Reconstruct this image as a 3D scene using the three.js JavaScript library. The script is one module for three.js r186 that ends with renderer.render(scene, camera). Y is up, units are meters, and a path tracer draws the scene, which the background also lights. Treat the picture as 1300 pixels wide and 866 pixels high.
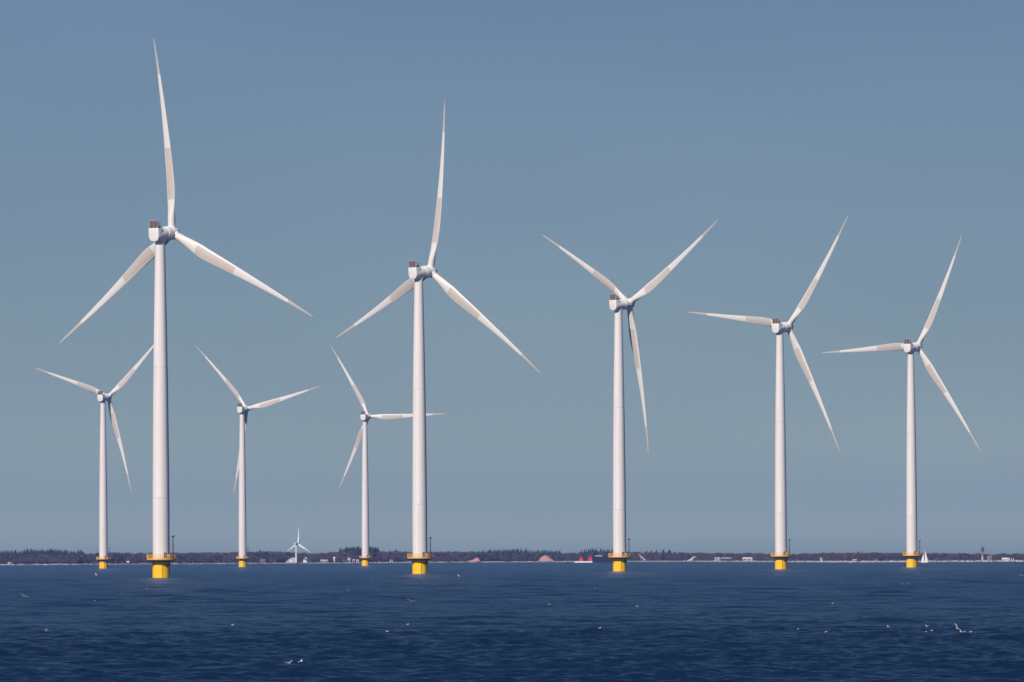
import * as THREE from 'three';
import { mergeGeometries, toCreasedNormals } from 'three/addons/utils/BufferGeometryUtils.js';
import { RoundedBoxGeometry } from 'three/addons/geometries/RoundedBoxGeometry.js';

// ---------------------------------------------------------------- camera, sky, sun, exposure
const F = 10833, PW = 1300, PH = 866;                 // focal length in photo pixels (about 300 mm)
const CAM_H = 5.39, HORIZON_Y = 706.85, ROLL = 0.0047;
const scene = new THREE.Scene();
const camera = new THREE.PerspectiveCamera(2 * Math.atan(PH / 2 / F) * 180 / Math.PI, PW / PH, 5, 60000);
camera.position.set(0, CAM_H, 0);
camera.rotation.order = 'YXZ';
camera.rotation.set(Math.atan((HORIZON_Y - PH / 2) / F), -1.28 / F, -ROLL);
camera.updateMatrixWorld(true); camera.updateProjectionMatrix();

const lin = (r, g, b) => new THREE.Color().setRGB(r / 255, g / 255, b / 255, THREE.SRGBColorSpace);
const hash01 = (i, j) => { let h = (i * 374761393 + j * 668265263) | 0; h = Math.imul(h ^ (h >>> 13), 1274126177); return ((h ^ (h >>> 16)) >>> 0) / 4294967296; };
const vnoise = (x, y, px) => { const i = Math.floor(x), j = Math.floor(y), u = x - i, v = y - j, a = u * u * (3 - 2 * u), b = v * v * (3 - 2 * v), w = q => ((q % px) + px) % px, m = (p, q, t) => p + (q - p) * t; return m(m(hash01(w(i), j), hash01(w(i + 1), j), a), m(hash01(w(i), j + 1), hash01(w(i + 1), j + 1), a), b); };
const veil = (i, j) => { const s = j + 6 * vnoise(i / 32, j / 12 + 50, 64); return 0.5 * vnoise(i / 16, s / 5, 128) + 0.3 * vnoise(i / 8, s / 2.5 + 70, 256) + 0.2 * vnoise(i / 32, s / 14 + 30, 64); };
function makeSky() {
  const W = 2048, H = 1024, data = new Float32Array(W * H * 4);
  const stops = [[-90, 60, 84, 110], [-20, 120, 138, 150], [-4, 163, 177, 170], [0, 164, 178, 169], [0.5, 156, 172, 169], [1.2, 138, 159, 167], [2.3, 123, 148, 167], [3.7, 110, 137, 165], [6, 97, 126, 158], [12, 80, 109, 147], [25, 60, 91, 136], [50, 44, 76, 123], [90, 37, 67, 112]]
    .map(([e, r, g, b]) => [e, lin(r, g, b)]);
  const c = new THREE.Color();
  for (let j = 0; j < H; j++) {
    const e = ((j + 0.5) / H - 0.5) * 180;
    let k = 0; while (k < stops.length - 2 && e > stops[k + 1][0]) k++;
    const t = Math.min(1, Math.max(0, (e - stops[k][0]) / (stops[k + 1][0] - stops[k][0])));
    c.lerpColors(stops[k][1], stops[k + 1][1], t);
    for (let i = 0; i < W; i++) {                       // thin, drawn-out veils of high haze
      const o = (j * W + i) * 4, v = veil(i, j), k = 1 + 0.14 * (v - 0.5); data[o] = c.r * (k + 0.03 * (v - 0.5)); data[o + 1] = c.g * k; data[o + 2] = c.b * (k - 0.015 * (v - 0.5)); data[o + 3] = 1;
    }
  }
  const t = new THREE.DataTexture(data, W, H, THREE.RGBAFormat, THREE.FloatType);
  t.mapping = THREE.EquirectangularReflectionMapping; t.magFilter = t.minFilter = THREE.LinearFilter; t.colorSpace = THREE.LinearSRGBColorSpace; t.needsUpdate = true;
  return t;
}
scene.background = makeSky();
scene.environment = scene.background;

const sun = new THREE.DirectionalLight(0xfff2e6, 4.8);
{
  const az = 29 * Math.PI / 180, el = 37 * Math.PI / 180;
  const dir = new THREE.Vector3(-Math.sin(az) * Math.cos(el), Math.sin(el), Math.cos(az) * Math.cos(el));
  sun.target.position.set(0, 0, -4000); sun.position.copy(sun.target.position).addScaledVector(dir, 9000);
  sun.castShadow = true; const s = sun.shadow; s.mapSize.set(4096, 4096); s.radius = 1;
  Object.assign(s.camera, { left: -4600, right: 4600, top: 3200, bottom: -3200, near: 100, far: 18000 });
  scene.add(sun, sun.target);
}
scene.fog = new THREE.FogExp2(0x668ed6, 0.00003);

const renderer = new THREE.WebGLRenderer({ antialias: true });
renderer.toneMapping = THREE.LinearToneMapping;
renderer.toneMappingExposure = 1;
renderer.shadowMap.enabled = true;

// ---------------------------------------------------------------- helpers
let seed = 7;
const rnd = () => { seed = (seed * 1664525 + 1013904223) >>> 0; return seed / 4294967296; };
const rr = (a, b) => a + (b - a) * rnd();
const D = Math.PI / 180;
const lerp = (a, b, t) => a + (b - a) * t;
const smooth = (a, b, x) => { const t = Math.min(1, Math.max(0, (x - a) / (b - a))); return t * t * (3 - 2 * t); };
function pw(list, x) { let i = 0; while (i < list.length - 2 && x > list[i + 1][0]) i++; const [x0, y0] = list[i], [x1, y1] = list[i + 1]; return lerp(y0, y1, Math.min(1, Math.max(0, (x - x0) / (x1 - x0)))); }
function hash(i, j) { let h = (i * 374761393 + j * 668265263) | 0; h = Math.imul(h ^ (h >>> 13), 1274126177); return ((h ^ (h >>> 16)) >>> 0) / 4294967296; }
function noise2(x, y) { const i = Math.floor(x), j = Math.floor(y), u = x - i, v = y - j, a = u * u * (3 - 2 * u), b = v * v * (3 - 2 * v); return lerp(lerp(hash(i, j), hash(i + 1, j), a), lerp(hash(i, j + 1), hash(i + 1, j + 1), a), b); }
// a photo pixel gives a direction; the depth (metres along -z) comes from what the thing stands on
function ray(px, py) { return new THREE.Vector3(px / PW * 2 - 1, 1 - py / PH * 2, 0.5).unproject(camera).sub(camera.position); }
function at(px, py, depth) { const r = ray(px, py); return r.multiplyScalar(-depth / r.z).add(camera.position); }
function onWater(px, py) { const r = ray(px, py); return r.multiplyScalar(-CAM_H / r.y).add(camera.position); }
const mat = (r, g, b, rough = 0.7, extra = {}) => new THREE.MeshStandardMaterial({ color: new THREE.Color().setRGB(r, g, b), roughness: rough, ...extra });
const taken = {};
function numbered(n) { const k = taken[n] = (taken[n] ?? -1) + 1; return k ? `${n}_${String(k).padStart(3, '0')}` : n; }
function mesh(name, geo, m, parent) {
  const g = Array.isArray(geo) ? mergeGeometries(geo.map(q => { const n = q.index ? q.toNonIndexed() : q; for (const k of Object.keys(n.attributes)) if (!['position', 'normal', 'uv'].includes(k)) n.deleteAttribute(k); return n; })) : geo;
  const o = new THREE.Mesh(g, m); o.name = name; o.castShadow = o.receiveShadow = true; if (parent) parent.add(o); return o;
}
function thing(name, label, category, pos, group) {
  const g = new THREE.Group(); g.name = numbered(name); g.position.copy(pos); g.userData = { label, category }; if (group) g.userData.group = group; scene.add(g); return g;
}
function structure(name, geo, m) { const o = mesh(name, geo, m, scene); o.userData.kind = 'structure'; return o; }
const box = (w, h, d, x = 0, y = 0, z = 0) => new THREE.BoxGeometry(w, h, d).translate(x, y + h / 2, z);
const rbox = (w, h, d, r, x = 0, y = 0, z = 0) => new RoundedBoxGeometry(w, h, d, 2, r).translate(x, y + h / 2, z);
const cyl = (r0, r1, h, x = 0, y = 0, z = 0, n = 12) => new THREE.CylinderGeometry(r1, r0, h, n).translate(x, y + h / 2, z);
function bar(a, b, r, n = 6) { const A = new THREE.Vector3(...a), B = new THREE.Vector3(...b), d = B.clone().sub(A); return new THREE.CylinderGeometry(r, r, d.length(), n).applyQuaternion(new THREE.Quaternion().setFromUnitVectors(new THREE.Vector3(0, 1, 0), d.normalize())).translate((A.x + B.x) / 2, (A.y + B.y) / 2, (A.z + B.z) / 2); }
function gable(w, h, d, rise, over = 0.3) {           // roof prism, ridge along x
  const s = new THREE.Shape([new THREE.Vector2(-d / 2 - over, 0), new THREE.Vector2(d / 2 + over, 0), new THREE.Vector2(0, rise)]);
  return new THREE.ExtrudeGeometry(s, { depth: w + 2 * over, bevelEnabled: false }).translate(0, 0, -w / 2 - over).rotateY(Math.PI / 2).translate(0, h, 0);
}

// ---------------------------------------------------------------- water
const WAVES = [], LONG = 0.015;
{
  const wind = 0.08;                                   // main travel direction, from the view axis
  for (let i = 0; i < 100; i++) {
    const u = i / 99, L = 0.65 * Math.pow(15 / 0.65, u), k = 2 * Math.PI / L, a = wind + (rnd() + rnd() + rnd() - 1.5) * 0.6;
    const steep = 0.088 * Math.exp(-Math.pow((Math.log(L) - Math.log(1.0)) / 0.6, 2)) + (L > 4 ? LONG : L > 2.5 ? 0.012 : 0.006);
    WAVES.push({ kx: k * Math.sin(a), kz: k * Math.cos(a), A: steep / k, p: rnd() * 6.283, g: Math.floor(rnd() * 3) });
  }
}
const RIPPLE = 0.04;
function gusts(x, z) {                                 // patches of rougher and calmer water, tens to hundreds of metres across
  const n = 0.5 * noise2(x / 35 + 9, z / 160) + 0.3 * noise2(x / 14, z / 45 + 4) + 0.2 * noise2(x / 110 + 3, z / 600);
  return 0.45 + 1.1 * n;
}
function waveHeight(x, z, dx, dz) {
  const g0 = gusts(x, z), g1 = 0.3 + 1.4 * noise2(x / 9 + 31, z / 22), g2 = 0.3 + 1.4 * noise2(x / 6 - 17, z / 13 + 8);
  let y = 0;
  for (const w of WAVES) {
    const q = Math.max(Math.abs(w.kx * dx), Math.abs(w.kz * dz)); if (q > 2.9) continue;
    const s = Math.sin(w.kx * x + w.kz * z + w.p);
    y += w.A * (1 - smooth(1.7, 2.9, q)) * (w.g === 0 ? g0 : w.g === 1 ? g1 : g2) * (s + 0.35 * (s * s - 0.5));
  }
  return y;
}
{
  const zone = (cols, rows) => {
    const ts = [];
    for (let i = 0; i <= cols; i++) ts.push(-0.068 + 0.136 * i / cols);
    for (let i = 1; i <= 12; i++) { const t = 0.068 + 1.2 * Math.pow(i / 12, 1.7); ts.push(t); ts.unshift(-t); }
    const ds = rows, nx = ts.length, nz = ds.length, pos = new Float32Array(nx * nz * 3), uv = new Float32Array(nx * nz * 2), idx = new Uint32Array((nx - 1) * (nz - 1) * 6);
    let o = 0;
    for (let j = 0; j < nz; j++) for (let i = 0; i < nx; i++) {
      const d = ds[j], x = d * ts[i], z = -d;
      const dz = (j + 1 < nz ? ds[j + 1] - d : d - ds[j - 1]), dx = d * Math.max(i ? ts[i] - ts[i - 1] : 0, i + 1 < nx ? ts[i + 1] - ts[i] : 0);
      const k = j * nx + i; pos[k * 3] = x; pos[k * 3 + 1] = waveHeight(x, z, dx, dz); pos[k * 3 + 2] = z; uv[k * 2] = x / 5.3; uv[k * 2 + 1] = -z / 5.3;
    }
    for (let j = 0; j < nz - 1; j++) for (let i = 0; i < nx - 1; i++) { const a = j * nx + i, b = a + 1, c = a + nx, e = c + 1; idx.set([a, b, c, b, e, c], o); o += 6; }
    const g = new THREE.BufferGeometry(); g.setAttribute('position', new THREE.BufferAttribute(pos, 3)); g.setAttribute('uv', new THREE.BufferAttribute(uv, 2)); g.setIndex(new THREE.BufferAttribute(idx, 1)); g.computeVertexNormals(); return g;
  };
  const near = [], far = [];
  for (let d = 8; d < 335; d *= 1.06) near.push(d);
  for (let d = 335; d < 610; d *= 1.00066) near.push(d);
  for (let d = near[near.length - 2] + 0.2; d < 9200; d *= 1 + pw([[700, 0.0009], [1500, 0.0010], [2500, 0.0013], [4000, 0.0017], [7000, 0.003], [9000, 0.005]], d)) far.push(d);
  const g = mergeGeometries([zone(620, near), zone(300, far)]);
  // wind ripples too short for the mesh: a 5.3 m tile of wavelets, as slopes
  const N = 512, rip = new Uint8Array(N * N * 4), wl = [];
  for (let i = 0; i < 46; i++) { const c = Math.round(rr(4, 20)), a = 0.08 + (rnd() + rnd() + rnd() - 1.5) * 0.9; wl.push([Math.round(c * Math.sin(a)), Math.max(1, Math.round(c * Math.cos(a))), rnd() * 6.283, RIPPLE]); }
  for (let j = 0; j < N; j++) for (let i = 0; i < N; i++) {
    let sx = 0, sy = 0; for (const [p, q, ph, st] of wl) { const c = Math.cos(2 * Math.PI * (p * i + q * j) / N + ph) * st / Math.hypot(p, q); sx += c * p; sy += c * q; }
    const l = 1 / Math.sqrt(1 + sx * sx + sy * sy), o = (j * N + i) * 4; rip[o] = 127.5 * (1 - sx * l); rip[o + 1] = 127.5 * (1 - sy * l); rip[o + 2] = 127.5 * (1 + l); rip[o + 3] = 255;
  }
  const nm = new THREE.DataTexture(rip, N, N); nm.wrapS = nm.wrapT = THREE.RepeatWrapping; nm.magFilter = nm.minFilter = THREE.LinearFilter; nm.needsUpdate = true;
  const m = new THREE.MeshPhysicalMaterial({ normalMap: nm, color: new THREE.Color().setRGB(0.004, 0.017, 0.045), roughness: 0.24, ior: 1.33, specularIntensity: 0.9 });
  structure('water', g, m); console.log('water triangles', g.index.count / 3);
}

// ---------------------------------------------------------------- far shore: land, beach
const SHORE = [[-8000, 7000], [-400, 7300], [0, 7480], [100, 7450], [300, 7750], [500, 7950], [650, 8100], [780, 8000], [870, 7700], [950, 7050], [1050, 6380], [1100, 6220], [1300, 6200], [1700, 6100], [9000, 6000]];
const shoreD = px => pw(SHORE, px);
const groundY = off => off < 0 ? off * 0.15 : off < 7 ? off * 0.13 : off < 60 ? 0.91 + (off - 7) * 0.012 : 1.55 + Math.min(2.2, (off - 60) * 0.001);
{
  const strip = (offs, jitter) => {
    const pxs = []; for (let p = -9000; p < 10300; p += (p > -150 && p < 1450) ? 2 : 120) pxs.push(p);
    const pos = [], idx = [], col = [];
    pxs.forEach((p, i) => offs.forEach((off, j) => {
      const t = (p - 650) / F, d = shoreD(p) + off + jitter * (noise2(p / 7, j * 3.3) - 0.5) * 6;
      pos.push(d * t, groundY(off) + jitter * (noise2(p / 2.3, j + 40) - 0.5) * 0.7, -d);
      const v = 0.65 + 0.7 * noise2(p / 3.1, j * 1.7 + 2) * noise2(p / 23, j * 0.9 + 7) + 0.25 * hash(p, j); col.push(v, v * lerp(0.93, 1.03, hash(p, j + 9)), v);
      if (i && j) { const n = offs.length, a = (i - 1) * n + j - 1, b = a + 1, c = i * n + j - 1, e = c + 1; idx.push(a, c, b, b, c, e); }
    }));
    const g = new THREE.BufferGeometry(); g.setAttribute('position', new THREE.Float32BufferAttribute(pos, 3)); g.setAttribute('color', new THREE.Float32BufferAttribute(col, 3)); g.setIndex(idx); g.computeVertexNormals(); return g;
  };
  structure('beach', strip([-6, 0, 2, 4, 6, 9], 1), mat(0.31, 0.31, 0.33, 0.95, { vertexColors: true }));
  structure('land', strip([7, 14, 30, 60, 120, 300, 900, 3000, 9000], 0), mat(0.10, 0.075, 0.07, 1, { vertexColors: true }));
}
// point on the land at photo column px, off metres behind the waterline
function onLand(px, off) { const d = shoreD(px) + off; const p = at(px, 712, d); p.y = groundY(off); return p; }
const mpp = px => shoreD(px) / F;                      // metres per photo pixel at the shore

// ---------------------------------------------------------------- offshore wind turbines
const M = {
  tower: null, nacelle: mat(0.80, 0.79, 0.78, 0.45), blade: mat(0.72, 0.695, 0.67, 0.55), panel: mat(0.54, 0.485, 0.44, 0.7), tip: mat(0.52, 0.46, 0.42, 0.7),
  yellow: mat(0.95, 0.55, 0.0, 0.6), rail: mat(0.88, 0.46, 0.02, 0.6), deck: mat(0.16, 0.15, 0.14, 0.8), dark: mat(0.035, 0.035, 0.04, 0.7), cooler: mat(0.13, 0.09, 0.085, 0.8), frame: mat(0.45, 0.43, 0.42, 0.6), weed: mat(0.07, 0.06, 0.02, 0.9),
};
{ // tower paint: faint vertical run-off streaks and patches
  const W = 128, H = 512, d = new Uint8Array(W * H * 4);
  for (let j = 0; j < H; j++) for (let i = 0; i < W; i++) {
    const u = i / W, v = j / H, w = Math.min(1, Math.abs(u - 0.5) * 8);
    const s = 0.5 * noise2(i / 3, j / 70) + 0.3 * noise2(i / 9 + 40, j / 30) + 0.2 * noise2(i / 1.3, j / 9 + 3);
    const k = 1 - 0.085 * s * w - 0.02; const o = (j * W + i) * 4;
    d[o] = 240 * k; d[o + 1] = 235 * k; d[o + 2] = 234 * k; d[o + 3] = 255;
  }
  const t = new THREE.DataTexture(d, W, H); t.colorSpace = THREE.SRGBColorSpace; t.magFilter = THREE.LinearFilter; t.minFilter = THREE.LinearFilter; t.wrapS = t.wrapT = THREE.RepeatWrapping; t.needsUpdate = true;
  M.tower = new THREE.MeshStandardMaterial({ map: t, roughness: 0.5 });
}
function bladeGeometries(R = 54) {                      // span along +y, leading edge -x, upwind -z
  const N = 44, K = 28, chord = [[0.028, 2.1], [0.06, 2.15], [0.12, 2.75], [0.19, 3.35], [0.25, 3.3], [0.4, 2.6], [0.6, 1.7], [0.8, 0.98], [0.93, 0.52], [0.98, 0.32], [1, 0.08]];
  const thick = [[0.028, 1], [0.06, 0.98], [0.12, 0.66], [0.2, 0.4], [0.35, 0.27], [0.6, 0.2], [1, 0.16]];
  const twist = [[0.028, 16], [0.2, 12], [0.4, 6], [0.7, 2], [1, -1]];
  const axisAt = [[0.028, 0.5], [0.12, 0.4], [0.25, 0.31], [1, 0.34]];
  const P = [], S = [];
  for (let i = 0; i <= N; i++) {
    const s = 0.028 + 0.972 * (i < 38 ? i / 38 * 0.93 : 0.93 + 0.07 * (i - 38) / (N - 38)); S.push(s);
    const c = pw(chord, s) * R / 54, th = pw(thick, s), tw = pw(twist, s) * D, ax = pw(axisAt, s), round = 1 - smooth(0.05, 0.2, s), r = s * R;
    const off = 0.118 * r - 4.27 * s * s * R / 54, row = [];
    for (let k = 0; k < K; k++) {
      const a = k / K * 2 * Math.PI, cx = 0.5 - 0.5 * Math.cos(a), up = Math.sin(a);          // 0 leading edge .. 1 trailing edge; up > 0 is the downwind side
      const air = 1.48 * (0.2969 * Math.sqrt(cx) * 1.0 - 0.126 * cx - 0.3516 * cx * cx + 0.2843 * cx ** 3 - 0.1036 * cx ** 4) * 2 * 1.35;
      let z = lerp(Math.sign(up) * air * th * 0.5, up * 0.5 * th, round) * c + (1 - round) * 0.035 * c * Math.sin(Math.PI * cx);
      let x = (cx - ax) * c;
      const X = x * Math.cos(tw) + z * Math.sin(tw) * 0, Z = z * Math.cos(tw) + x * Math.sin(tw);
      row.push([X + z * -Math.sin(tw), r, Z - off]);
    }
    P.push(row);
  }
  const pos = [], nrm = [], flat = new THREE.BufferGeometry();
  { const v = [], ix = []; P.forEach(row => row.forEach(q => v.push(...q))); for (let i = 0; i < N; i++) for (let k = 0; k < K; k++) { const a = i * K + k, b = i * K + (k + 1) % K, c = a + K, e = b + K; ix.push(a, b, c, b, e, c); }
    flat.setAttribute('position', new THREE.Float32BufferAttribute(v, 3)); flat.setIndex(ix); flat.computeVertexNormals(); }
  const nn = flat.attributes.normal, ix = flat.index.array, out = { blade: [[], []], panel: [[], []], tip: [[], []] };
  // which way do normals face: compare with outward
  let sgn = 0; for (let k = 0; k < K; k++) { const a = 20 * K + k; sgn += nn.getZ(a) * Math.sign(Math.sin(k / K * 2 * Math.PI)); }
  for (let f = 0; f < ix.length; f += 3) {
    const face = Math.floor(f / 6), i = Math.floor(face / K), k = face % K, s = (S[i] + S[i + 1]) / 2, cx = 0.5 - 0.5 * Math.cos((k + 0.5) / K * 2 * Math.PI);
    const kind = s > 0.815 ? 'tip' : (s > 0.165 && s < 0.435 && cx > 0.2 && cx < 0.97) ? 'panel' : 'blade';
    const tri = [ix[f], ix[f + 1], ix[f + 2]]; if (sgn < 0) tri.reverse();
    for (const q of tri) { out[kind][0].push(flat.attributes.position.getX(q), flat.attributes.position.getY(q), flat.attributes.position.getZ(q)); out[kind][1].push(Math.sign(sgn) * nn.getX(q), Math.sign(sgn) * nn.getY(q), Math.sign(sgn) * nn.getZ(q)); }
  }
  const res = {}; for (const k in out) { const g = new THREE.BufferGeometry(); g.setAttribute('position', new THREE.Float32BufferAttribute(out[k][0], 3)); g.setAttribute('normal', new THREE.Float32BufferAttribute(out[k][1], 3)); res[k] = g; }
  return res;
}
const BL = bladeGeometries();
const HUB = 95, OVERHANG = 5.0, TILT = 5 * D;
const G = {};
{
  const prof = [[2.3, 5.0], [2.33, 5.05], [2.33, 22], [2.3, 22.03], [2.27, 30], [2.1, 48], [1.98, 58], [1.96, 58.03], [1.82, 68], [1.6, 80], [1.36, 92], [1.34, 93.2]];
  G.tower = new THREE.LatheGeometry(prof.map(p => new THREE.Vector2(...p)), 48);
  const ring = (y, r) => new THREE.TorusGeometry(r, 0.05, 6, 48).rotateX(Math.PI / 2).translate(0, y, 0);
  G.flanges = [ring(22, 2.33), ring(58, 1.97), ring(92.6, 1.37)];
  G.foundation = new THREE.LatheGeometry([[2.3, -2], [2.3, -0.3]].map(p => new THREE.Vector2(...p)), 48);
  G.transition = new THREE.LatheGeometry([[2.4, -0.6], [2.4, 0.34], [2.4, 4.1], [2.48, 4.15], [2.48, 4.35], [2.3, 4.4], [2.3, 4.8]].map(p => new THREE.Vector2(...p)), 48);
  G.deck = new THREE.LatheGeometry([[2.31, 4.45], [2.7, 4.45], [4.0, 4.78], [4.02, 5.02], [2.31, 5.02]].map(p => new THREE.Vector2(...p)), 48);
  const rails = [];
  for (const y of [5.55, 6.0, 6.42]) rails.push(new THREE.TorusGeometry(3.92, 0.055, 6, 48).rotateX(Math.PI / 2).translate(0, y, 0));
  rails.push(new THREE.CylinderGeometry(3.97, 3.97, 0.3, 48, 1, true).translate(0, 5.2, 0), new THREE.CylinderGeometry(3.93, 3.93, 0.3, 48, 1, true).translate(0, 5.2, 0));
  for (let i = 0; i < 36; i++) { const a = i / 36 * 2 * Math.PI; rails.push(bar([3.92 * Math.cos(a), 5, 3.92 * Math.sin(a)], [3.92 * Math.cos(a), 6.42, 3.92 * Math.sin(a)], 0.06)); }
  G.rails = rails;
  const land = []; for (const x of [-0.75, 0.75]) { land.push(bar([x, -1.5, 3.15], [x, 3.9, 3.15], 0.16, 10)); for (const y of [0.8, 3.4]) land.push(bar([x, y, 3.15], [x * 0.8, y, 2.2], 0.1)); }
  for (const x of [-0.28, 0.28]) land.push(bar([x, -1, 2.8], [x, 5.0, 2.8], 0.05)); for (let y = -0.6; y < 4.9; y += 0.35) land.push(bar([-0.28, y, 2.8], [0.28, y, 2.8], 0.03));
  G.landing = land; G.pipe = bar([0.35, -1, 2.5], [0.35, 4.3, 2.5], 0.13, 8);
  G.crane = [bar([3.3, 5, 1.2], [3.3, 9.9, 1.2], 0.15, 10), cyl(0.24, 0.24, 0.5, 3.3, 5.0, 1.2), bar([3.3, 9.4, 1.2], [3.3, 11.5, 1.2], 0.11, 8), rbox(0.75, 0.45, 0.42, 0.08, 3.3, 11.15, 1.2), bar([3.05, 11.4, 1.2], [3.9, 11.6, 1.2], 0.09)];
  G.door = [rbox(0.95, 2.1, 0.22, 0.08, 0, 0, 0)];
  // nacelle, its own frame: axis -z towards the rotor, origin over the tower
  const U = new THREE.Shape(); U.moveTo(-1.62, 1.62); U.lineTo(1.62, 1.62); U.lineTo(1.68, -0.35); U.quadraticCurveTo(1.62, -1.2, 0.95, -1.62); U.quadraticCurveTo(0, -1.86, -0.95, -1.62); U.quadraticCurveTo(-1.62, -1.2, -1.68, -0.35); U.closePath();
  const rear = new THREE.ExtrudeGeometry(U, { depth: 1.7, bevelEnabled: true, bevelSize: 0.17, bevelThickness: 0.2, bevelSegments: 3, curveSegments: 10 }).translate(0, 0, 0.85);
  const body = new THREE.LatheGeometry([[0, -2.1], [1.7, -2.1], [1.86, -2.0], [1.88, 1.2], [0, 1.2]].map(p => new THREE.Vector2(...p)), 40).rotateX(Math.PI / 2);
  G.nacelle = [rear, body];
  G.yaw = cyl(1.45, 1.5, 0.9, 0, -2.05, 0, 40);
  G.generator = new THREE.LatheGeometry([[0, -0.95], [1.86, -0.95], [1.98, -0.85], [1.98, 0.85], [1.86, 0.95], [0, 0.95]].map(p => new THREE.Vector2(...p)), 44).rotateX(Math.PI / 2).translate(0, 0, -2.75);
  G.coolFrame = []; for (const x of [-1.36, 0, 1.36]) G.coolFrame.push(box(0.09, 2.15, 0.5, x, 1.72, 2.3)); for (const y of [1.72, 3.78]) G.coolFrame.push(box(2.63, 0.09, 0.46, 0, y, 2.3)); for (const x of [-1.3, -0.5, 0.45, 1.2]) G.coolFrame.push(bar([x, 3.85, 2.3], [x, 4.65, 2.3], 0.04));
  G.coolPanel = box(1.26, 1.96, 0.3, 0, 1.82, 2.32);
  G.sensor = [bar([0.5, 1.6, 0.4], [0.5, 3.1, 0.4], 0.07), bar([0.1, 2.9, 0.4], [0.9, 2.9, 0.4], 0.05), bar([-0.5, 1.6, -0.2], [-0.5, 2.7, -0.2], 0.07), box(0.7, 0.5, 0.7, 0.0, 1.7, 0.3)];
  const hubPts = [[0, 1.55], [1.5, 1.5], [1.78, 1.1], [1.86, 0.3], [1.82, -0.5], [1.6, -1.3], [1.15, -1.95], [0.55, -2.3], [0, -2.4]].map(([r, z]) => new THREE.Vector2(r, z));
  G.hub = [new THREE.LatheGeometry(hubPts.reverse(), 40).rotateX(Math.PI / 2)];
  G.rootCollar = new THREE.CylinderGeometry(1.14, 1.22, 0.7, 28).translate(0, 1.65, -0.12);
  for (const k of Object.keys(G)) if (Array.isArray(G[k])) G[k] = mergeGeometries(G[k].map(q => { const n = q.index ? q.toNonIndexed() : q.clone(); for (const a of Object.keys(n.attributes)) if (!['position', 'normal', 'uv'].includes(a)) n.deleteAttribute(a); return n; }));
  G.nacelle = toCreasedNormals(G.nacelle, 0.6);
}
function turbine(label, px, py, s, theta, phi, tipOffset) {
  const depth = F / s, p = at(px, py, depth); p.y = 0;
  const t = thing('wind_turbine', label, 'wind turbine', p, 'yellow-footed turbines standing in the water');
  const tw = mesh('tower', G.tower, M.tower, t); mesh('flange', G.flanges, M.frame, tw);
  const door = mesh('door', G.door, M.dark, tw); door.position.set(1.15, 5.05, 1.98); door.rotation.y = 30 * D; door.scale.set(0.75, 0.9, 1);
  mesh('foundation', G.foundation, M.weed, t);
  const tr = mesh('transition_piece', G.transition, M.yellow, t); mesh('boat_landing', G.landing, M.yellow, tr).rotation.y = 155 * D; mesh('cable_pipe', G.pipe, M.yellow, tr);
  for (const a of [-62, 48, 66]) { const b = mesh('bracket', box(0.5, 0.65, 0.5, 0, 3.35, 2.55), M.deck, tr); b.rotation.y = a * D; }
  const dk = mesh('platform', G.deck, M.deck, t); mesh('railing', G.rails, M.rail, dk);
  const cb = mesh('cabinet', rbox(0.8, 1.3, 0.7, 0.06, 0, 5.03, 0), M.frame, dk); cb.position.set(2.3, 0, 2.5);
  const cb2 = mesh('cabinet', rbox(0.5, 1.5, 0.5, 0.06, 0, 5.03, 0), M.dark, dk); cb2.position.set(2.95, 0, 1.9);
  mesh('davit_crane', G.crane, M.dark, t);
  // yawed parts
  const az = Math.atan2(p.x, -p.z), th = theta * D + az;
  const qy = new THREE.Quaternion().setFromAxisAngle(new THREE.Vector3(0, 1, 0), -th), qt = qy.clone().multiply(new THREE.Quaternion().setFromAxisAngle(new THREE.Vector3(1, 0, 0), TILT));
  const axis = new THREE.Vector3(0, 0, -1).applyQuaternion(qt), rotor = axis.clone().multiplyScalar(OVERHANG).setY(HUB), nac = rotor.clone().addScaledVector(axis, -OVERHANG);
  const put = (o, pos, q) => { o.position.copy(pos); o.quaternion.copy(q); return o; };
  const n = put(mesh('nacelle', G.nacelle, M.nacelle, t), nac, qt);
  mesh('yaw_collar', G.yaw, M.nacelle, n); mesh('generator_housing', G.generator, M.nacelle, n); mesh('cooler_frame', G.coolFrame, M.frame, n);
  for (const x of [-0.68, 0.68]) mesh('cooler_panel', G.coolPanel, M.cooler, n).position.x = x;
  mesh('weather_mast', G.sensor, M.dark, n);
  const h = put(mesh('rotor_hub', G.hub, M.nacelle, t), rotor, qt);
  for (let k = 0; k < 3; k++) {
    const ang = phi * D + k * 120 * D - Math.PI / 2, qz = new THREE.Quaternion().setFromAxisAngle(new THREE.Vector3(0, 0, 1), ang);
    const c = mesh('blade_root_collar', G.rootCollar, M.nacelle, h); c.quaternion.copy(qz);
    const flap = new THREE.Quaternion().setFromAxisAngle(new THREE.Vector3(1, 0, 0), -(tipOffset - 2.1) / 54);   // how far the wind bends this rotor's blades
    const b = put(mesh('blade', BL.blade, M.blade, t), rotor, qt.clone().multiply(qz).multiply(flap));
    mesh('matt_panel', BL.panel, M.panel, b); mesh('blade_tip', BL.tip, M.tip, b);
  }
  return t;
}
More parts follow.
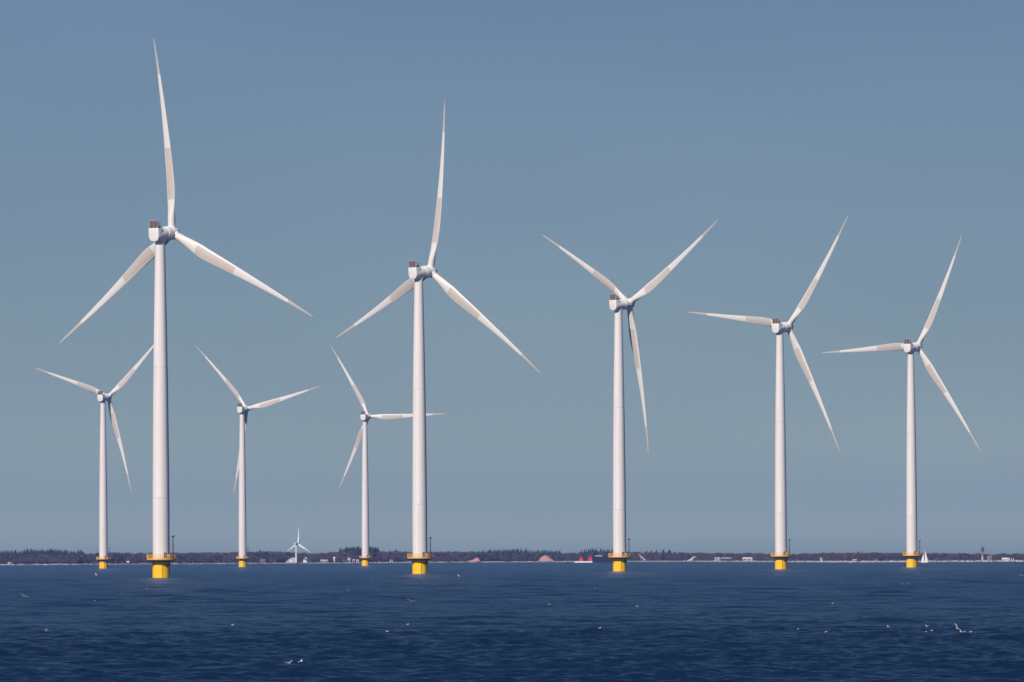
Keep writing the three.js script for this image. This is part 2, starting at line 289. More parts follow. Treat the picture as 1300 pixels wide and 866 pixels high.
const TURBINES = [
  ['tallest white turbine on a yellow foot, one blade pointing straight up', 204.7, 734.3, 4.618, 41.3, 93.4, 0.89],
  ['large white turbine, one blade nearly upright, second in the front row from the tallest one', 533.2, 729.1, 4.051, 46.5, 82.0, 4.0],
  ['white turbine with two blades raised in a V, cargo ship behind its foot', 786.8, 725.2, 3.583, 48.0, 151.4, 3.16],
  ['white turbine between the V-bladed one and the one beside the sailing boat', 991.7, 722.6, 3.243, 40.6, 172.7, 2.02],
  ['white turbine with one blade level, white sailing boat beside its foot', 1157.9, 720.1, 2.95, 36.5, 182.0, 2.32],
  ['small far turbine, one raised blade passing behind the tower of the tallest turbine', 131.3, 721.5, 2.291, 36.3, 161.7, 1.62],
  ['small far turbine with its lowest blade hidden behind its own tower', 308, 719.7, 2.114, 34.1, 133.8, 3.07],
  ['small far turbine whose level blade passes behind a nearer white tower', 464, 719.05, 1.997, 27.4, 120.9, 4.26],
];
for (const a of TURBINES) turbine(...a);

// ---------------------------------------------------------------- trees on the shore
const SKY = [[-200, 704], [0, 704], [105, 703.5], [112, 703], [140, 702], [190, 702.2], [280, 701.8], [300, 701], [330, 700], [400, 702.3], [425, 700.8], [440, 700], [480, 699.8], [505, 700.5], [560, 700.5], [605, 701], [620, 702], [712, 702], [725, 701.5], [760, 701], [790, 700.5], [830, 701], [850, 701.3], [870, 702], [940, 702], [1000, 703], [1040, 702.5], [1070, 701.6], [1100, 701.6], [1130, 702], [1180, 701.8], [1215, 702.4], [1250, 703], [1300, 702.4], [1500, 702.4]];
const skyTop = px => pw(SKY, px);
function treeHeight(px, off, top) { const d = shoreD(px) + off; return Math.max(3, at(px, top, d).y - groundY(off)); }
const coniferGeo = [], conM = [mat(0.022, 0.036, 0.034, 0.95), mat(0.03, 0.042, 0.034, 0.95)];
for (let v = 0; v < 4; v++) {                           // unit height, ragged whorls of drooping branches
  const g = []; const n = 12;
  for (let i = 0; i < n; i++) {
    const y = 0.1 + 0.86 * i / n, r = (0.2 * Math.pow(1 - i / n, 0.8) + 0.02) * rr(0.8, 1.2), m = 10, pos = [];
    for (let k = 0; k < m; k++) { const a = k / m * 6.283 + rr(0, 0.5), R = r * rr(0.6, 1.2), w = 0.42, tip = [Math.cos(a) * R, y - 0.05 * rr(0.3, 1.4), Math.sin(a) * R];
      for (const q of [-1, 1]) pos.push(0, y + 0.1, 0, ...(q < 0 ? [Math.cos(a - w) * R * 0.75, y - 0.02, Math.sin(a - w) * R * 0.75] : tip), ...(q < 0 ? tip : [Math.cos(a + w) * R * 0.75, y - 0.02, Math.sin(a + w) * R * 0.75])); }
    const b = new THREE.BufferGeometry(); b.setAttribute('position', new THREE.Float32BufferAttribute(pos, 3)); b.computeVertexNormals(); g.push(b);
  }
  for (const [r, h, y] of [[0.11, 0.8, 0.5], [0.03, 0.2, 0.93]]) { const top = new THREE.ConeGeometry(r, h, 7, 3).translate(0, y, 0).toNonIndexed(), a = top.attributes.position; top.deleteAttribute('uv'); g.push(top); }
  coniferGeo.push(mergeGeometries(g));
}
const trunkGeo = new THREE.CylinderGeometry(0.008, 0.022, 0.5, 6).translate(0, 0.25, 0), barkM = mat(0.06, 0.045, 0.04, 0.95);
let cn = 0;
function conifer(px, top, off, wide, label, group) {
  const p = onLand(px, off), h = treeHeight(px, off, top), t = thing('conifer_tree', label, 'tree', p, group);
  const tr = mesh('trunk', trunkGeo, barkM, t), c = mesh('crown', coniferGeo[cn % 4], conM[cn % 2], t); cn++;
  tr.scale.set(h, h, h); c.scale.set(h * wide, h, h * wide); c.rotation.y = rr(0, 6);
}
function stand(x0, x1, step, top, label, group, offs = [40, 80]) { for (let x = x0; x <= x1; x += step * rr(0.6, 1.4)) conifer(x, pw(top, x) + rr(-1.6, 1.3), rr(...offs), rr(0.9, 1.5), label, group); }
stand(-14, 107, 1.7, [[-14, 699.5], [10, 699.5], [40, 697.5], [55, 697], [70, 697], [90, 698.5], [104, 698.5], [108, 701]], 'dark conifer in the long stand behind the far turbine beside the tallest turbine', 'conifers in the long stand by the end of the shore');
stand(432, 480, 1.6, [[432, 696], [445, 694.5], [470, 693.8], [480, 695.5]], 'dark conifer in the stand behind the white silo and barn', 'conifers behind the silo and barn');
stand(607, 712, 1.75, [[607, 698.5], [640, 697.5], [670, 697], [695, 698.5], [705, 698], [712, 699.5]], 'dark conifer in the stand behind the sand heaps', 'conifers behind the sand heaps');
stand(738, 782, 2.9, [[738, 698], [748, 696], [770, 697], [782, 695.5]], 'dark conifer standing above the wood behind the cargo ship', 'conifers behind the cargo ship');
for (const [x, y, w] of [[821, 698.5, 1.6], [827, 698.5, 1.7], [833.2, 697.3, 1.3], [842, 697.3, 2.2], [850, 697.2, 2.6], [857, 699.5, 1.6]]) conifer(x, y, 70, w, 'dark bushy conifer above the wood behind the sloping conveyor', 'conifers behind the conveyor');
for (const [x, y] of [[1090, 699.4], [330, 697.6], [503, 697]]) conifer(x, y, 80, 2, 'single dark conifer rising out of the bare wood', 'lone conifers in the bare wood');
{ // the bare winter wood reads as one mass
  const g = []; const pos = [];
  for (let i = 0; i < 150; i++) {                       // twig clumps in an uneven crown, unit height
    const a = rr(0, 6.283), v = Math.pow(rnd(), 0.6), y = 0.28 + 0.72 * rnd(), R = 0.36 * Math.sqrt(Math.max(0.05, 1 - Math.pow((y - 0.6) / 0.45, 2))) * v, c = [Math.cos(a) * R, y, Math.sin(a) * R], L = rr(0.05, 0.11);
    const d = () => (rnd() - 0.5) * 2 * L;
    pos.push(c[0] + d(), c[1] + d(), c[2] + d(), c[0] + d(), c[1] + d() + L * 0.6, c[2] + d(), c[0] + d(), c[1] + d(), c[2] + d());
  }
  const cg = new THREE.BufferGeometry(); cg.setAttribute('position', new THREE.Float32BufferAttribute(pos, 3)); cg.computeVertexNormals(); g.push(cg);
  for (const q of [cyl(0.03, 0.012, 0.6, 0, 0, 0, 5), bar([0, 0.3, 0], [0.2, 0.7, 0.05], 0.01, 4), bar([0, 0.35, 0], [-0.18, 0.75, -0.08], 0.01, 4)]) { const n = q.toNonIndexed(); n.deleteAttribute('uv'); g.push(n); }
  const n = 5200, im = new THREE.InstancedMesh(mergeGeometries(g), mat(1, 1, 1, 1), n), o = new THREE.Object3D(), c = new THREE.Color();
  for (let i = 0; i < n; i++) {
    const px = rr(-160, 1460), off = i % 3 === 0 ? rr(22, 45) : rr(35, 150), p = onLand(px, off), front = off < 40 ? rr(0.35, 0.75) : 1;
    const h = treeHeight(px, off, skyTop(px) + rr(0, 2.2) + 1.5 * (noise2(px / 6, 3) - 0.5)) * front;
    o.position.copy(p); o.scale.set(h * rr(0.8, 1.3), h, h * rr(0.8, 1.3)); o.rotation.y = rr(0, 6.28); o.updateMatrix(); im.setMatrixAt(i, o.matrix);
    const k = rr(0.7, 1.35), hue = noise2(px / 25, off / 30 + 5); c.setRGB(k * lerp(0.108, 0.078, hue), k * lerp(0.08, 0.077, hue), k * lerp(0.106, 0.096, hue)); im.setColorAt(i, c);
  }
  im.name = 'bare_woodland'; im.castShadow = im.receiveShadow = true; im.userData = { kind: 'stuff', label: 'leafless purplish brown wood along the far shore', category: 'woodland' }; scene.add(im);
}

// ---------------------------------------------------------------- things on the far shore
const S = { white: mat(0.78, 0.78, 0.78, 0.6), pale: mat(0.5, 0.47, 0.46, 0.8), dark: mat(0.05, 0.05, 0.06, 0.8), slate: mat(0.09, 0.09, 0.11, 0.8), brick: mat(0.32, 0.16, 0.12, 0.85), sand: mat(0.46, 0.24, 0.19, 0.95), glass: mat(0.02, 0.025, 0.03, 0.1), red: mat(0.62, 0.05, 0.05, 0.5), navy: mat(0.002, 0.005, 0.02, 0.7), tan: mat(0.42, 0.36, 0.28, 0.9), zinc: mat(0.42, 0.43, 0.46, 0.5), stone: mat(0.5, 0.47, 0.45, 0.95) };
function house(name, label, cat, px0, px1, wallPx, roofPx, off, wallM, roofM, opt = {}) {
  const pc = (px0 + px1) / 2, p = onLand(pc, off), w = (px1 - px0) * mpp(pc), h = wallPx * mpp(pc), r = roofPx * mpp(pc), d = opt.depth ?? Math.min(12, Math.max(4, w * 0.6));
  const t = thing(name, label, cat, p, opt.group);
  mesh('wall', box(w, h, d), wallM, t); mesh('roof', gable(w, h, d, Math.max(0.4, r)), roofM, t);
  const n = opt.windows ?? Math.max(1, Math.floor(w / 3.2));
  for (let i = 0; i < n; i++) { const x = -w / 2 + w * (i + 0.5) / n; mesh('window', box(Math.min(1.2, w / n * 0.5), h * 0.4, 0.1, x, h * 0.35, d / 2 + 0.03), S.glass, t); }
  mesh('door', box(0.9, Math.min(2, h * 0.8), 0.1, w / 2 - 0.9, 0, d / 2 + 0.06), S.dark, t);
  return t;
}
// small white windmill on the shore
{
  const k = mpp(376), p = onLand(376, 8), t = thing('shore_windmill', 'small all-white windmill on the far shore beside the white hangar', 'wind turbine', p);
  const hub = 25.3 * k - p.y, R = 21.2 * k, th = 33 * D;
  mesh('tower', new THREE.CylinderGeometry(0.55, 0.85, hub, 16).translate(0, hub / 2, 0), S.white, t);
  const q = new THREE.Quaternion().setFromAxisAngle(new THREE.Vector3(0, 1, 0), -th), ax = new THREE.Vector3(0, 0, -1).applyQuaternion(q);
  const n = mesh('nacelle', rbox(1.5, 1.6, 4, 0.3, 0, -0.6, 0.2), S.white, t); n.position.y = hub; n.quaternion.copy(q);
  const hb = mesh('rotor_hub', new THREE.SphereGeometry(0.85, 16, 10), S.white, t); hb.position.set(0, hub, 0).addScaledVector(ax, 2.4);
  for (let i = 0; i < 3; i++) { const b = mesh('blade', [BL.blade, BL.panel, BL.tip].map(g => g.clone().scale(R / 54 * 1.7, R / 54, R / 54 * 1.5)), S.white, t); b.position.copy(hb.position); b.quaternion.copy(q.clone().multiply(new THREE.Quaternion().setFromAxisAngle(new THREE.Vector3(0, 0, 1), (-1 + 120 * i) * D))); }
}
{ // white arched hangar and the pointed white tent hall beside it
  const k = mpp(371), p = onLand(370.5, 16), t = thing('hangar', 'low pale arched hangar behind the small white windmill', 'hangar', p), w = 16 * k, h = 6 * k;
  const s = new THREE.Shape(); s.moveTo(-w / 2, 0); s.bezierCurveTo(-w * 0.3, h * 0.75, -w * 0.05, h * 1.15, w * 0.28, h); s.lineTo(w / 2, h * 0.75); s.lineTo(w / 2, 0); s.closePath();
  mesh('shell', new THREE.ExtrudeGeometry(s, { depth: 14, bevelEnabled: false, curveSegments: 14 }).translate(0, 0, -14), S.pale, t);
  mesh('door', box(w * 0.16, h * 0.5, 0.12, -w * 0.06, 0, 0.07), S.white, t); mesh('rib', box(0.3, h * 0.9, 0.2, w * 0.3, 0, 0.1), S.zinc, t);
  const p2 = onLand(388.5, 14), t2 = thing('tent_hall', 'white pointed tent hall with a dark window beside the pale hangar', 'tent', p2), W = 7 * k, H = 6.4 * k;
  const s2 = new THREE.Shape(); s2.moveTo(-W / 2, 0); s2.lineTo(-W / 2 + 0.2, H * 0.72); s2.lineTo(-W * 0.05, H); s2.lineTo(W * 0.22, H * 0.82); s2.lineTo(W / 2, H * 0.35); s2.lineTo(W / 2, 0); s2.closePath();
  mesh('shell', new THREE.ExtrudeGeometry(s2, { depth: 8, bevelEnabled: true, bevelSize: 0.15, bevelThickness: 0.15, bevelSegments: 1 }).translate(0, 0, -8.3), S.white, t2);
  mesh('window', box(0.9, 0.9, 0.12, 0, H * 0.35, 0.06), S.glass, t2); mesh('annexe', box(2.4 * k, 4 * k, 4, -W / 2 - 1.4 * k, 0, -3), S.dark, t2);
}
house('boathouse', 'low tan boathouse with a white end wall near the white silo', 'building', 407, 416, 2, 1.4, 12, S.tan, S.pale);
{ const k = mpp(424.5), p = onLand(424.8, 25), t = thing('silo', 'stout white silo with a domed cap in front of the wood', 'silo', p); p.y += 1; t.position.y += 1.2 * k; mesh('barrel', cyl(1.9 * k, 1.9 * k, 4.6 * k, 0, 0, 0, 20), S.white, t); mesh('cap', new THREE.SphereGeometry(1.9 * k, 16, 8, 0, 6.3, 0, 1.57).scale(1, 0.5, 1).translate(0, 4.6 * k, 0), S.white, t); mesh('plinth', cyl(2 * k, 2 * k, 1.3 * k, 0, -1.2 * k, 0, 20), S.slate, t); }
house('barn', 'low dark barn with a slate roof beside the white gabled house', 'barn', 434, 441, 1.8, 1.4, 16, S.dark, S.slate);
house('gabled_house', 'narrow white gabled house between the two dark barns', 'house', 441.5, 444.6, 4.2, 1.4, 14, S.white, S.zinc, { windows: 1 });
house('barn', 'dark barn with an olive roof behind the pink cottage', 'barn', 445, 452, 3.6, 1.6, 24, S.dark, mat(0.07, 0.09, 0.05, 0.9));
house('cottage', 'pale pink cottage in front of the olive-roofed barn', 'house', 447.4, 450.2, 2.6, 1, 11, mat(0.62, 0.42, 0.45, 0.8), S.pale, { windows: 1 });
house('boat_shed', 'small white shed on the shore next to the pink cottage', 'shed', 452.5, 455.2, 2.4, 0.8, 10, S.white, S.white, { windows: 1 });
house('cottage', 'small white cottage alone on the shore under the lone conifers', 'house', 495, 498.5, 2.2, 1.4, 14, S.white, S.slate, { windows: 1 });
house('beach_hut', 'small pale hut on the beach below the long conifer stand', 'hut', 10, 14, 1.6, 0.8, 10, S.white, S.pale, { windows: 1 });
house('beach_hut', 'tiny white hut on the beach beside the tallest turbine', 'hut', 161, 163.5, 2, 1.2, 10, S.white, S.white, { windows: 1 });
house('brick_house', 'small red brick house on the shore before the white windmill', 'house', 331, 336, 2.5, 1.6, 20, S.brick, S.brick, { windows: 2 });
// sand heaps
function heap(px0, px1, topPx, off, label, peak) {
  const pc = (px0 + px1) / 2, k = mpp(pc), p = onLand(pc, off), t = thing('sand_heap', label, 'heap', p), w = (px1 - px0) * k, h = topPx * k, nx = 26, nz = 12, pos = [], idx = [];
  for (let j = 0; j <= nz; j++) for (let i = 0; i <= nx; i++) { const u = i / nx, v = j / nz, e = Math.min(1, pw([[0, 0], [peak - 0.22, 0.55], [peak, 1], [peak + 0.15, 0.85], [1, 0]], u)) * Math.sin(Math.PI * v) ** 0.7; pos.push((u - 0.5) * w, e * h * (0.85 + 0.3 * noise2(u * 9, v * 5)), (0.5 - v) * w * 0.6); if (i && j) { const a = (j - 1) * (nx + 1) + i - 1, b = a + 1, c = a + nx + 1; idx.push(a, b, c, b, c + 1, c); } }
  const g = new THREE.BufferGeometry(); g.setAttribute('position', new THREE.Float32BufferAttribute(pos, 3)); g.setIndex(idx); g.computeVertexNormals(); mesh('slope', g, S.sand, t);
}
heap(592, 610, 4.8, 10, 'reddish sand heap at the waterline, the lower of two', 0.72);
heap(683, 704, 8, 14, 'tall reddish sand heap below the dark conifers, toward the cargo ship', 0.4);
// sloping conveyor
{ const k = mpp(815), p = onLand(815.5, 12), t = thing('conveyor', 'sloping reddish conveyor belt on the shore beside the cargo ship', 'conveyor', p); mesh('boom', bar([-3.6 * k, 7 * k, 0], [3.8 * k, 0.6 * k, 0], 0.75, 8), mat(0.6, 0.42, 0.38, 0.8), t); for (const x of [-2.2, 0.6]) mesh('leg', bar([x * k, 0, 0], [x * k, lerp(7, 0.6, (x + 3.6) / 7.4) * k, 0], 0.16), S.zinc, t); mesh('hopper', box(2, 1.6, 2, -3.6 * k, 7 * k, 0), S.brick, t); }
// earth-covered shelter with a dark arched mouth
{ const k = mpp(880), p = onLand(881, 14), t = thing('arched_shed', 'round-topped shed with a dark arched mouth and a sloping bank', 'shed', p), w = 9 * k, h = 6.2 * k;
  const arch = (ww, hh) => { const s = new THREE.Shape(); s.moveTo(-ww / 2, 0); s.bezierCurveTo(-ww / 2, hh * 1.2, ww / 2, hh * 1.2, ww / 2, 0); s.closePath(); return s; };
  mesh('shell', new THREE.ExtrudeGeometry(arch(w, h), { depth: 10, bevelEnabled: false, curveSegments: 16 }).translate(0.8 * k, 0, -10), S.pale, t);
  mesh('mouth', new THREE.ExtrudeGeometry(arch(w * 0.72, h * 0.72), { depth: 0.1, bevelEnabled: false, curveSegments: 16 }).translate(1.6 * k, 0, 0.02), S.dark, t);
  const bs = new THREE.Shape([new THREE.Vector2(-9 * k, 0), new THREE.Vector2(-2.6 * k, 0), new THREE.Vector2(-2.6 * k, 3.6 * k)]); mesh('bank', new THREE.ExtrudeGeometry(bs, { depth: 8, bevelEnabled: false }).translate(0, 0, -9), S.stone, t); }
house('villa', 'small white villa at the end of the long dark barn', 'house', 907.5, 911, 3.4, 1, 12, S.white, S.zinc, { windows: 1 });
house('villa', 'second small white villa against the long dark barn', 'house', 911.6, 914.2, 3.6, 1, 13, S.white, S.zinc, { windows: 1 });
house('long_barn', 'long dark barn with a pale ridge roof beside two white villas', 'barn', 916, 937, 2.8, 1.5, 18, S.slate, S.zinc, { depth: 10 });
house('long_hall', 'long low pinkish hall with a white roof along the shore', 'building', 943, 964, 2.8, 1.6, 18, mat(0.5, 0.4, 0.39, 0.85), S.white, { depth: 10 });
house('farmhouse', 'white farmhouse with a lean-to in the open field', 'house', 1041.5, 1046.5, 2, 1.6, 40, S.white, S.pale, { windows: 2 });
house('beach_house', 'small pale house on the stony shore near the sailing boat', 'house', 1083, 1087, 1.5, 1, 12, S.white, S.pale, { windows: 1 });
house('beach_house', 'second small pale house on the stony shore', 'house', 1111, 1114, 1.8, 1.2, 12, S.white, S.slate, { windows: 1 });
house('barn', 'low pale barn in the wood beside the sailing boat', 'barn', 1186, 1192, 1.4, 1.4, 40, S.pale, S.zinc);
// tower, house and terrace by the water
{ const p = onLand(1247.5, 12), k = mpp(1247), t = thing('lookout_tower', 'slim reddish lookout tower with a dark cap and pale foot', 'tower', p); mesh('foot', cyl(1.7 * k, 1.25 * k, 5.5 * k, 0, 0, 0, 10), S.zinc, t); mesh('shaft', cyl(1.25 * k, 1.1 * k, 6.5 * k, 0, 5.5 * k, 0, 10), mat(0.3, 0.2, 0.22, 0.8), t); const c = mesh('cabin', cyl(2.1 * k, 2.1 * k, 3.2 * k, 0, 12 * k, 0, 10), mat(0.16, 0.09, 0.09, 0.8), t); mesh('gallery', cyl(2.6 * k, 2.6 * k, 0.4 * k, 0, 11.6 * k, 0, 14), S.slate, c); mesh('cap', cyl(2.3 * k, 0.1 * k, 2.4 * k, 0, 15.2 * k, 0, 10), S.dark, t); mesh('pole', bar([0, 17.3 * k, 0], [0, 19.4 * k, 0], 0.12), S.dark, t); }
house('brick_house', 'brown house with a white front between the lookout tower and the terrace', 'house', 1253.5, 1258.5, 3.6, 2, 16, S.tan, S.brick, { windows: 2 });
{ const p = onLand(1279.5, 12), k = mpp(1279), t = thing('pavilion', 'long white pavilion with dark posts and an open dark porch', 'building', p); mesh('wall', box(8.5 * k, 2.6 * k, 5, -3.2 * k, 1.4 * k, 0), S.white, t); mesh('roof', box(16 * k, 0.5 * k, 6, 0, 4 * k, 0), S.slate, t); mesh('base', box(9 * k, 1.4 * k, 4.6, -3.2 * k, 0, 0), S.tan, t); mesh('porch', box(6 * k, 3.9 * k, 3.5, 4.4 * k, 0, -0.6), S.dark, t); for (const x of [2, 4.2, 7]) mesh('post', box(0.8 * k, 3.9 * k, 0.4, x * k, 0, 2), S.white, t); }
// pale rocks along the stony shore
{ const g = [0, 1, 2].map(i => { const q = new THREE.DodecahedronGeometry(1, 0), a = q.attributes.position; for (let j = 0; j < a.count; j++) { const n = 0.75 + 0.5 * hash(Math.round(a.getX(j) * 50) + i * 91, Math.round(a.getY(j) * 70 + a.getZ(j) * 33)); a.setXYZ(j, a.getX(j) * n, a.getY(j) * n * 0.6, a.getZ(j) * n); } q.computeVertexNormals(); return q; });
  const n = 700, im = new THREE.InstancedMesh(g[0], S.stone, n), o = new THREE.Object3D(), c = new THREE.Color();
  for (let i = 0; i < n; i++) { const px = i < 430 ? rr(1010, 1300) : rr(-40, 1010), off = rr(1, 7), p = onLand(px, off), s = rr(0.25, 0.9); o.position.copy(p); o.scale.set(s * rr(1, 2.2), s, s); o.rotation.y = rr(0, 6); o.updateMatrix(); im.setMatrixAt(i, o.matrix); const k = rr(0.6, 1.5); c.setRGB(k, k * 0.97, k * 0.97); im.setColorAt(i, c); }
  im.name = 'shore_rocks'; im.userData = { kind: 'stuff', label: 'pale rocks scattered along the waterline of the far shore', category: 'rocks' }; im.castShadow = im.receiveShadow = true; scene.add(im); }

// ---------------------------------------------------------------- boats
{ const d = 7300, k = d / F, p = at(757, 714, d); p.y = 0; const t = thing('cargo_ship', 'navy cargo ship with a low white stern and red deckhouses', 'ship', p);
  const X = px => (px - 757) * k, L0 = X(752), L1 = X(793), W = 9;
  const hs = new THREE.Shape(); hs.moveTo(L0, -W / 2); hs.lineTo(L1 - 9, -W / 2); hs.quadraticCurveTo(L1 - 2, -W / 2, L1, 0); hs.quadraticCurveTo(L1 - 2, W / 2, L1 - 9, W / 2); hs.lineTo(L0, W / 2); hs.closePath();
  mesh('hull', new THREE.ExtrudeGeometry(hs, { depth: 8.1 * k + 1, bevelEnabled: false, curveSegments: 10 }).rotateX(-Math.PI / 2).translate(0, -1, 0), S.navy, t);
  const as = new THREE.Shape(); as.moveTo(X(752), -W / 2); as.lineTo(X(736), -W / 2); as.quadraticCurveTo(X(730), -W / 2, X(729), 0); as.quadraticCurveTo(X(730), W / 2, X(736), W / 2); as.lineTo(X(752), W / 2); as.closePath();
  mesh('stern', new THREE.ExtrudeGeometry(as, { depth: 1.8 * k + 1, bevelEnabled: false, curveSegments: 10 }).rotateX(-Math.PI / 2).translate(0, -1, 0), S.white, t);
  const w1 = mesh('deckhouse', rbox(4 * k, 5.4 * k, 5, 0.1, X(738), 1.8 * k, 0), S.red, t); mesh('window', box(2.8 * k, 1 * k, 0.1, X(738), 5.4 * k, 2.55), S.glass, w1);
  const w2 = mesh('deckhouse', rbox(4.6 * k, 6 * k, 6, 0.1, X(749.4), 1.8 * k, 0), S.red, t); mesh('window', box(3.4 * k, 1 * k, 0.1, X(749.4), 5.8 * k, 3.05), S.glass, w2);
  mesh('hatch_cover', box(9 * k, 0.7 * k, 6, X(760), 8.1 * k, 0), S.white, t); mesh('bulwark', box(20 * k, 0.5 * k, 0.3, X(775), 8.1 * k, 4.2), S.navy, t); mesh('mast', bar([X(744), 1.8 * k, 0], [X(744), 9 * k, 0], 0.18), S.dark, t); }
{ const d = 5900, k = d / F, p = at(1174.2, 713.8, d); p.y = 0; const t = thing('sailing_boat', 'white sailing boat under two tall triangular sails', 'boat', p);
  const hs = new THREE.Shape(); hs.moveTo(-5 * k, 0); hs.quadraticCurveTo(-2 * k, -1.5 * k, 4 * k, -1.1 * k); hs.lineTo(4.3 * k, 0); hs.lineTo(4 * k, 1.1 * k); hs.quadraticCurveTo(-2 * k, 1.5 * k, -5 * k, 0);
  mesh('hull', new THREE.ExtrudeGeometry(hs, { depth: 1.6 * k + 0.3, bevelEnabled: false }).rotateX(-Math.PI / 2).translate(0, -0.3, 0), S.white, t);
  const sail = (a, b, c, bulge) => { const pos = [], idx = [], n = 8; const A = new THREE.Vector3(...a), B = new THREE.Vector3(...b), C = new THREE.Vector3(...c); for (let j = 0; j <= n; j++) for (let i = 0; i <= n; i++) { const v = j / n, u = i / n, q = A.clone().lerp(B, u).lerp(C, v); q.z += bulge * Math.sin(Math.PI * u) * Math.sin(Math.PI * Math.min(1, v + 0.15)) * (1 - v); pos.push(q.x, q.y, q.z); if (i && j) { const m = n + 1, e = (j - 1) * m + i - 1; idx.push(e, e + 1, e + m, e + 1, e + m + 1, e + m); } } const g = new THREE.BufferGeometry(); g.setAttribute('position', new THREE.Float32BufferAttribute(pos, 3)); g.setIndex(idx); g.computeVertexNormals(); return g; };
  const cloth = mat(0.8, 0.8, 0.8, 0.8, { side: THREE.DoubleSide });
  mesh('mast', bar([0, 1 * k, 0], [0, 15.6 * k, 0], 0.09), S.zinc, t);
  mesh('mainsail', sail([0.3 * k, 2.4 * k, 0], [4.2 * k, 2.2 * k, 0.8 * k], [0.3 * k, 15.4 * k, 0], 0.5), cloth, t);
  mesh('jib', sail([-4.6 * k, 1.8 * k, 0], [-0.6 * k, 2.2 * k, 0.7 * k], [-1.4 * k, 11.8 * k, 0], 0.4), cloth, t);
  mesh('boom', bar([0, 2.1 * k, 0], [4.3 * k, 2.0 * k, 0.8 * k], 0.07), S.zinc, t); mesh('cabin', rbox(3 * k, 0.9 * k, 1.4 * k, 0.1, 1 * k, 1.5 * k, 0), S.white, t); }

// ---------------------------------------------------------------- birds
const BM = { white: mat(0.75, 0.74, 0.74, 0.8), grey: mat(0.33, 0.34, 0.37, 0.8), brown: mat(0.22, 0.16, 0.13, 0.85), dark: mat(0.03, 0.03, 0.03, 0.7), bill: mat(0.6, 0.35, 0.03, 0.5) };
function loft(sections, K = 12) {                       // [x, y, halfWidth, halfHeight] along the body
  const pos = [], idx = []; sections.forEach(([x, y, w, h], i) => { for (let k = 0; k < K; k++) { const a = k / K * 6.2832; pos.push(x, y + Math.sin(a) * h, Math.cos(a) * w); } if (i) for (let k = 0; k < K; k++) { const a = (i - 1) * K + k, b = (i - 1) * K + (k + 1) % K; idx.push(a, a + K, b, b, a + K, b + K); } });
  const g = new THREE.BufferGeometry(); g.setAttribute('position', new THREE.Float32BufferAttribute(pos, 3)); g.setIndex(idx); g.computeVertexNormals(); return g;
}
const swimGeo = loft([[-0.3, 0.1, 0.004, 0.004], [-0.22, 0.09, 0.04, 0.02], [-0.1, 0.07, 0.085, 0.06], [0.04, 0.05, 0.1, 0.085], [0.13, 0.07, 0.085, 0.085], [0.18, 0.13, 0.055, 0.075], [0.2, 0.19, 0.045, 0.055], [0.23, 0.215, 0.045, 0.045], [0.262, 0.21, 0.025, 0.026], [0.275, 0.205, 0.003, 0.003]]);
const foldedWing = s => loft([[-0.34, 0.115, 0.003, 0.003], [-0.2, 0.105, 0.018, 0.022], [-0.04, 0.09, 0.024, 0.045], [0.08, 0.085, 0.02, 0.045], [0.12, 0.08, 0.003, 0.01]], 8).translate(0, 0, s * 0.075);
const billGeo = new THREE.ConeGeometry(0.013, 0.065, 6).rotateZ(-Math.PI / 2).translate(0.3, 0.203, 0);
const flyBody = loft([[-0.26, 0.01, 0.05, 0.004], [-0.16, 0, 0.035, 0.02], [-0.04, -0.005, 0.065, 0.05], [0.08, 0, 0.065, 0.055], [0.15, 0.012, 0.045, 0.045], [0.2, 0.02, 0.038, 0.04], [0.235, 0.016, 0.02, 0.022], [0.248, 0.013, 0.002, 0.002]]);
function wingGeo(side, lift) { const st = [[0.03, 0, 0.13, 0], [0.25, 0.5, 0.13, 0.02], [0.45, 0.75, 0.1, -0.03], [0.62, 0.8, 0.015, -0.13]], pos = [], idx = []; st.forEach(([z, up, c, sw], i) => { const y = up * lift; for (const [x, t] of [[c * 0.5 + sw, 0], [sw, 0.012], [-c * 0.7 + sw, 0], [sw, -0.006]]) pos.push(x, y + t, z * side); if (i) for (let k = 0; k < 4; k++) { const a = (i - 1) * 4 + k, b = (i - 1) * 4 + (k + 1) % 4; idx.push(a, a + 4, b, b, a + 4, b + 4); } }); const g = new THREE.BufferGeometry(); g.setAttribute('position', new THREE.Float32BufferAttribute(pos, 3)); g.setIndex(idx); g.computeVertexNormals(); return g; }
const stripUv = g => { const n = g.index ? g.toNonIndexed() : g; n.deleteAttribute('uv'); return n; };
const FLOCK = 'white gull resting on the open water', FG = 'gulls resting on the water';
function swimmer(px, py, turn, kind, label, group) {
  let p = onWater(px, py), best = -9; const c = p.clone();      // it rides the highest crest within a few metres
  for (let o = -4; o <= 4; o += 0.1) { const z = c.z + o, x = c.x * z / c.z, y = waveHeight(x, z, -z * 2.3e-4, -z * 0.0008); if (y > best) { best = y; p = new THREE.Vector3(x, y - 0.01, z); } }
  const t = thing(kind === 'duck' ? 'duck' : 'swimming_gull', label, kind === 'duck' ? 'duck' : 'gull', p, group); t.rotation.y = turn; t.scale.setScalar(group === FG ? 0.42 : 0.75);
  mesh('body', swimGeo, kind === 'duck' ? BM.grey : BM.white, t); for (const s of [-1, 1]) mesh('wing', foldedWing(s), kind === 'duck' ? BM.brown : BM.grey, t); mesh('bill', billGeo, BM.bill, t);
}
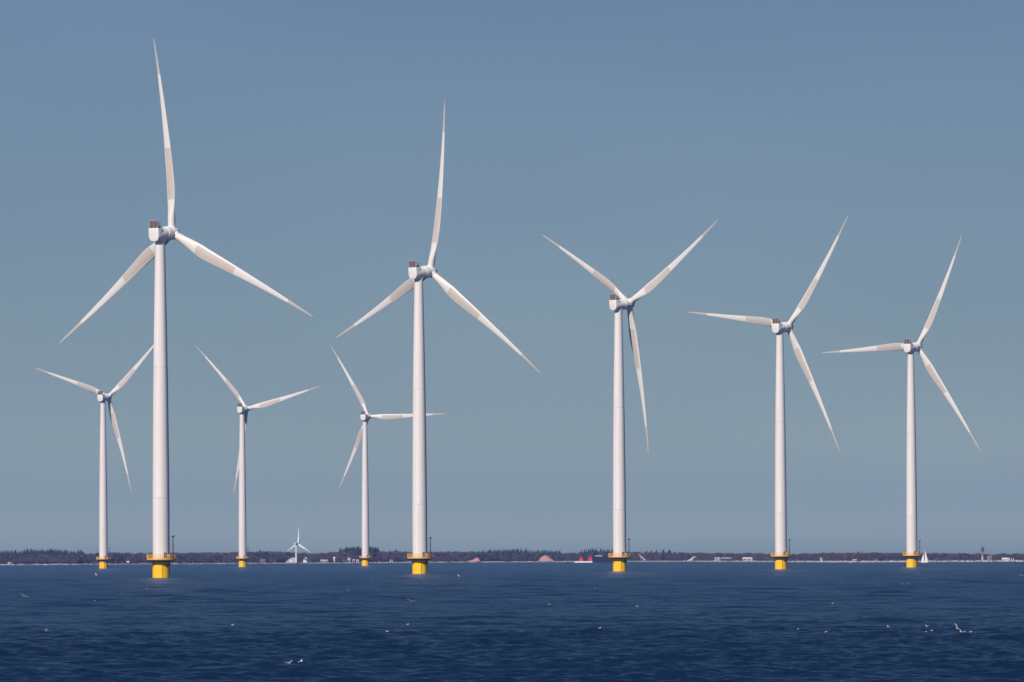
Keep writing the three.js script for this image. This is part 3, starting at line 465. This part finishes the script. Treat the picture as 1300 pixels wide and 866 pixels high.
function flyer(px, py, d, turn, bank, lift, label, m = BM.white, group) {
  const p = at(px, py, d), t = thing('flying_gull', label, 'gull', p, group); t.rotation.set(0, turn, 0); t.rotateX(bank); t.scale.setScalar(0.58);
  mesh('body', mergeGeometries([stripUv(flyBody), stripUv(wingGeo(1, lift)), stripUv(wingGeo(-1, lift))]), m, t); mesh('bill', billGeo.clone().translate(-0.04, -0.19, 0), BM.bill, t);
}
swimmer(366, 845, 0.15, 'duck', 'grey-brown duck with a pale breast swimming beside a whiter one', 'two ducks swimming together');
swimmer(381, 845, 1.1, 'gull', 'white gull swimming beside the grey-brown duck');
[[58, 803, 0.4], [295, 795.5, 0], [492, 806, 3], [569, 793.5, 0.2], [761, 803.5, 0.1], [755, 748, 0.5], [697, 769.5, 0], [809, 772, 2.6], [1012, 803.5, 0.2], [1048, 804.5, 0.1], [1038.5, 795.5, 0.4], [1128, 800.5, 3], [1175, 805.5, 0.8], [1182.5, 804, 0.3], [1177, 799.5, 2.8], [1224, 805.5, 0.5], [1232, 805.5, 0.15], [1220.5, 804.5, 2.5], [1057, 768.5, 0.3], [186, 749, 0.3], [120, 764.5, 0.3], [442, 750.5, 0.2], [471, 735.5, 0.3], [517, 795.5, 0.2], [847, 749, 0.4], [899, 732.5, 0.3], [1146, 742.5, 2.9], [1153, 742, 0.2]].forEach(([x, y, a]) => swimmer(x, y, a, 'gull', FLOCK, FG));
flyer(122, 730, 1150, 0.5, 0.5, 0.25, 'white gull gliding low with tilted wings near the tallest turbine');
flyer(582.5, 731.3, 1250, 0.6, 0.5, 0.22, 'white gull banking low over the water near the second tallest turbine');
flyer(1215.5, 798, 560, 0.9, 0.75, 0.3, 'white gull flying just above the gulls resting on the water');
flyer(31, 757, 700, 1.3, 0.35, 0.12, 'gull skimming the water with long level wings, tips lit');
flyer(155, 753.5, 900, 1.35, 0.2, 0.15, 'brown young gull gliding low over the water', BM.brown);
flyer(522.5, 763, 640, 1.35, 0.25, 0.1, 'pale brown gull skimming the water with wings spread level', mat(0.5, 0.43, 0.36, 0.8));
flyer(1297, 730.5, 1200, 1.3, 0.3, 0.12, 'white gull gliding level far out below the pavilion shore');

renderer.render(scene, camera);
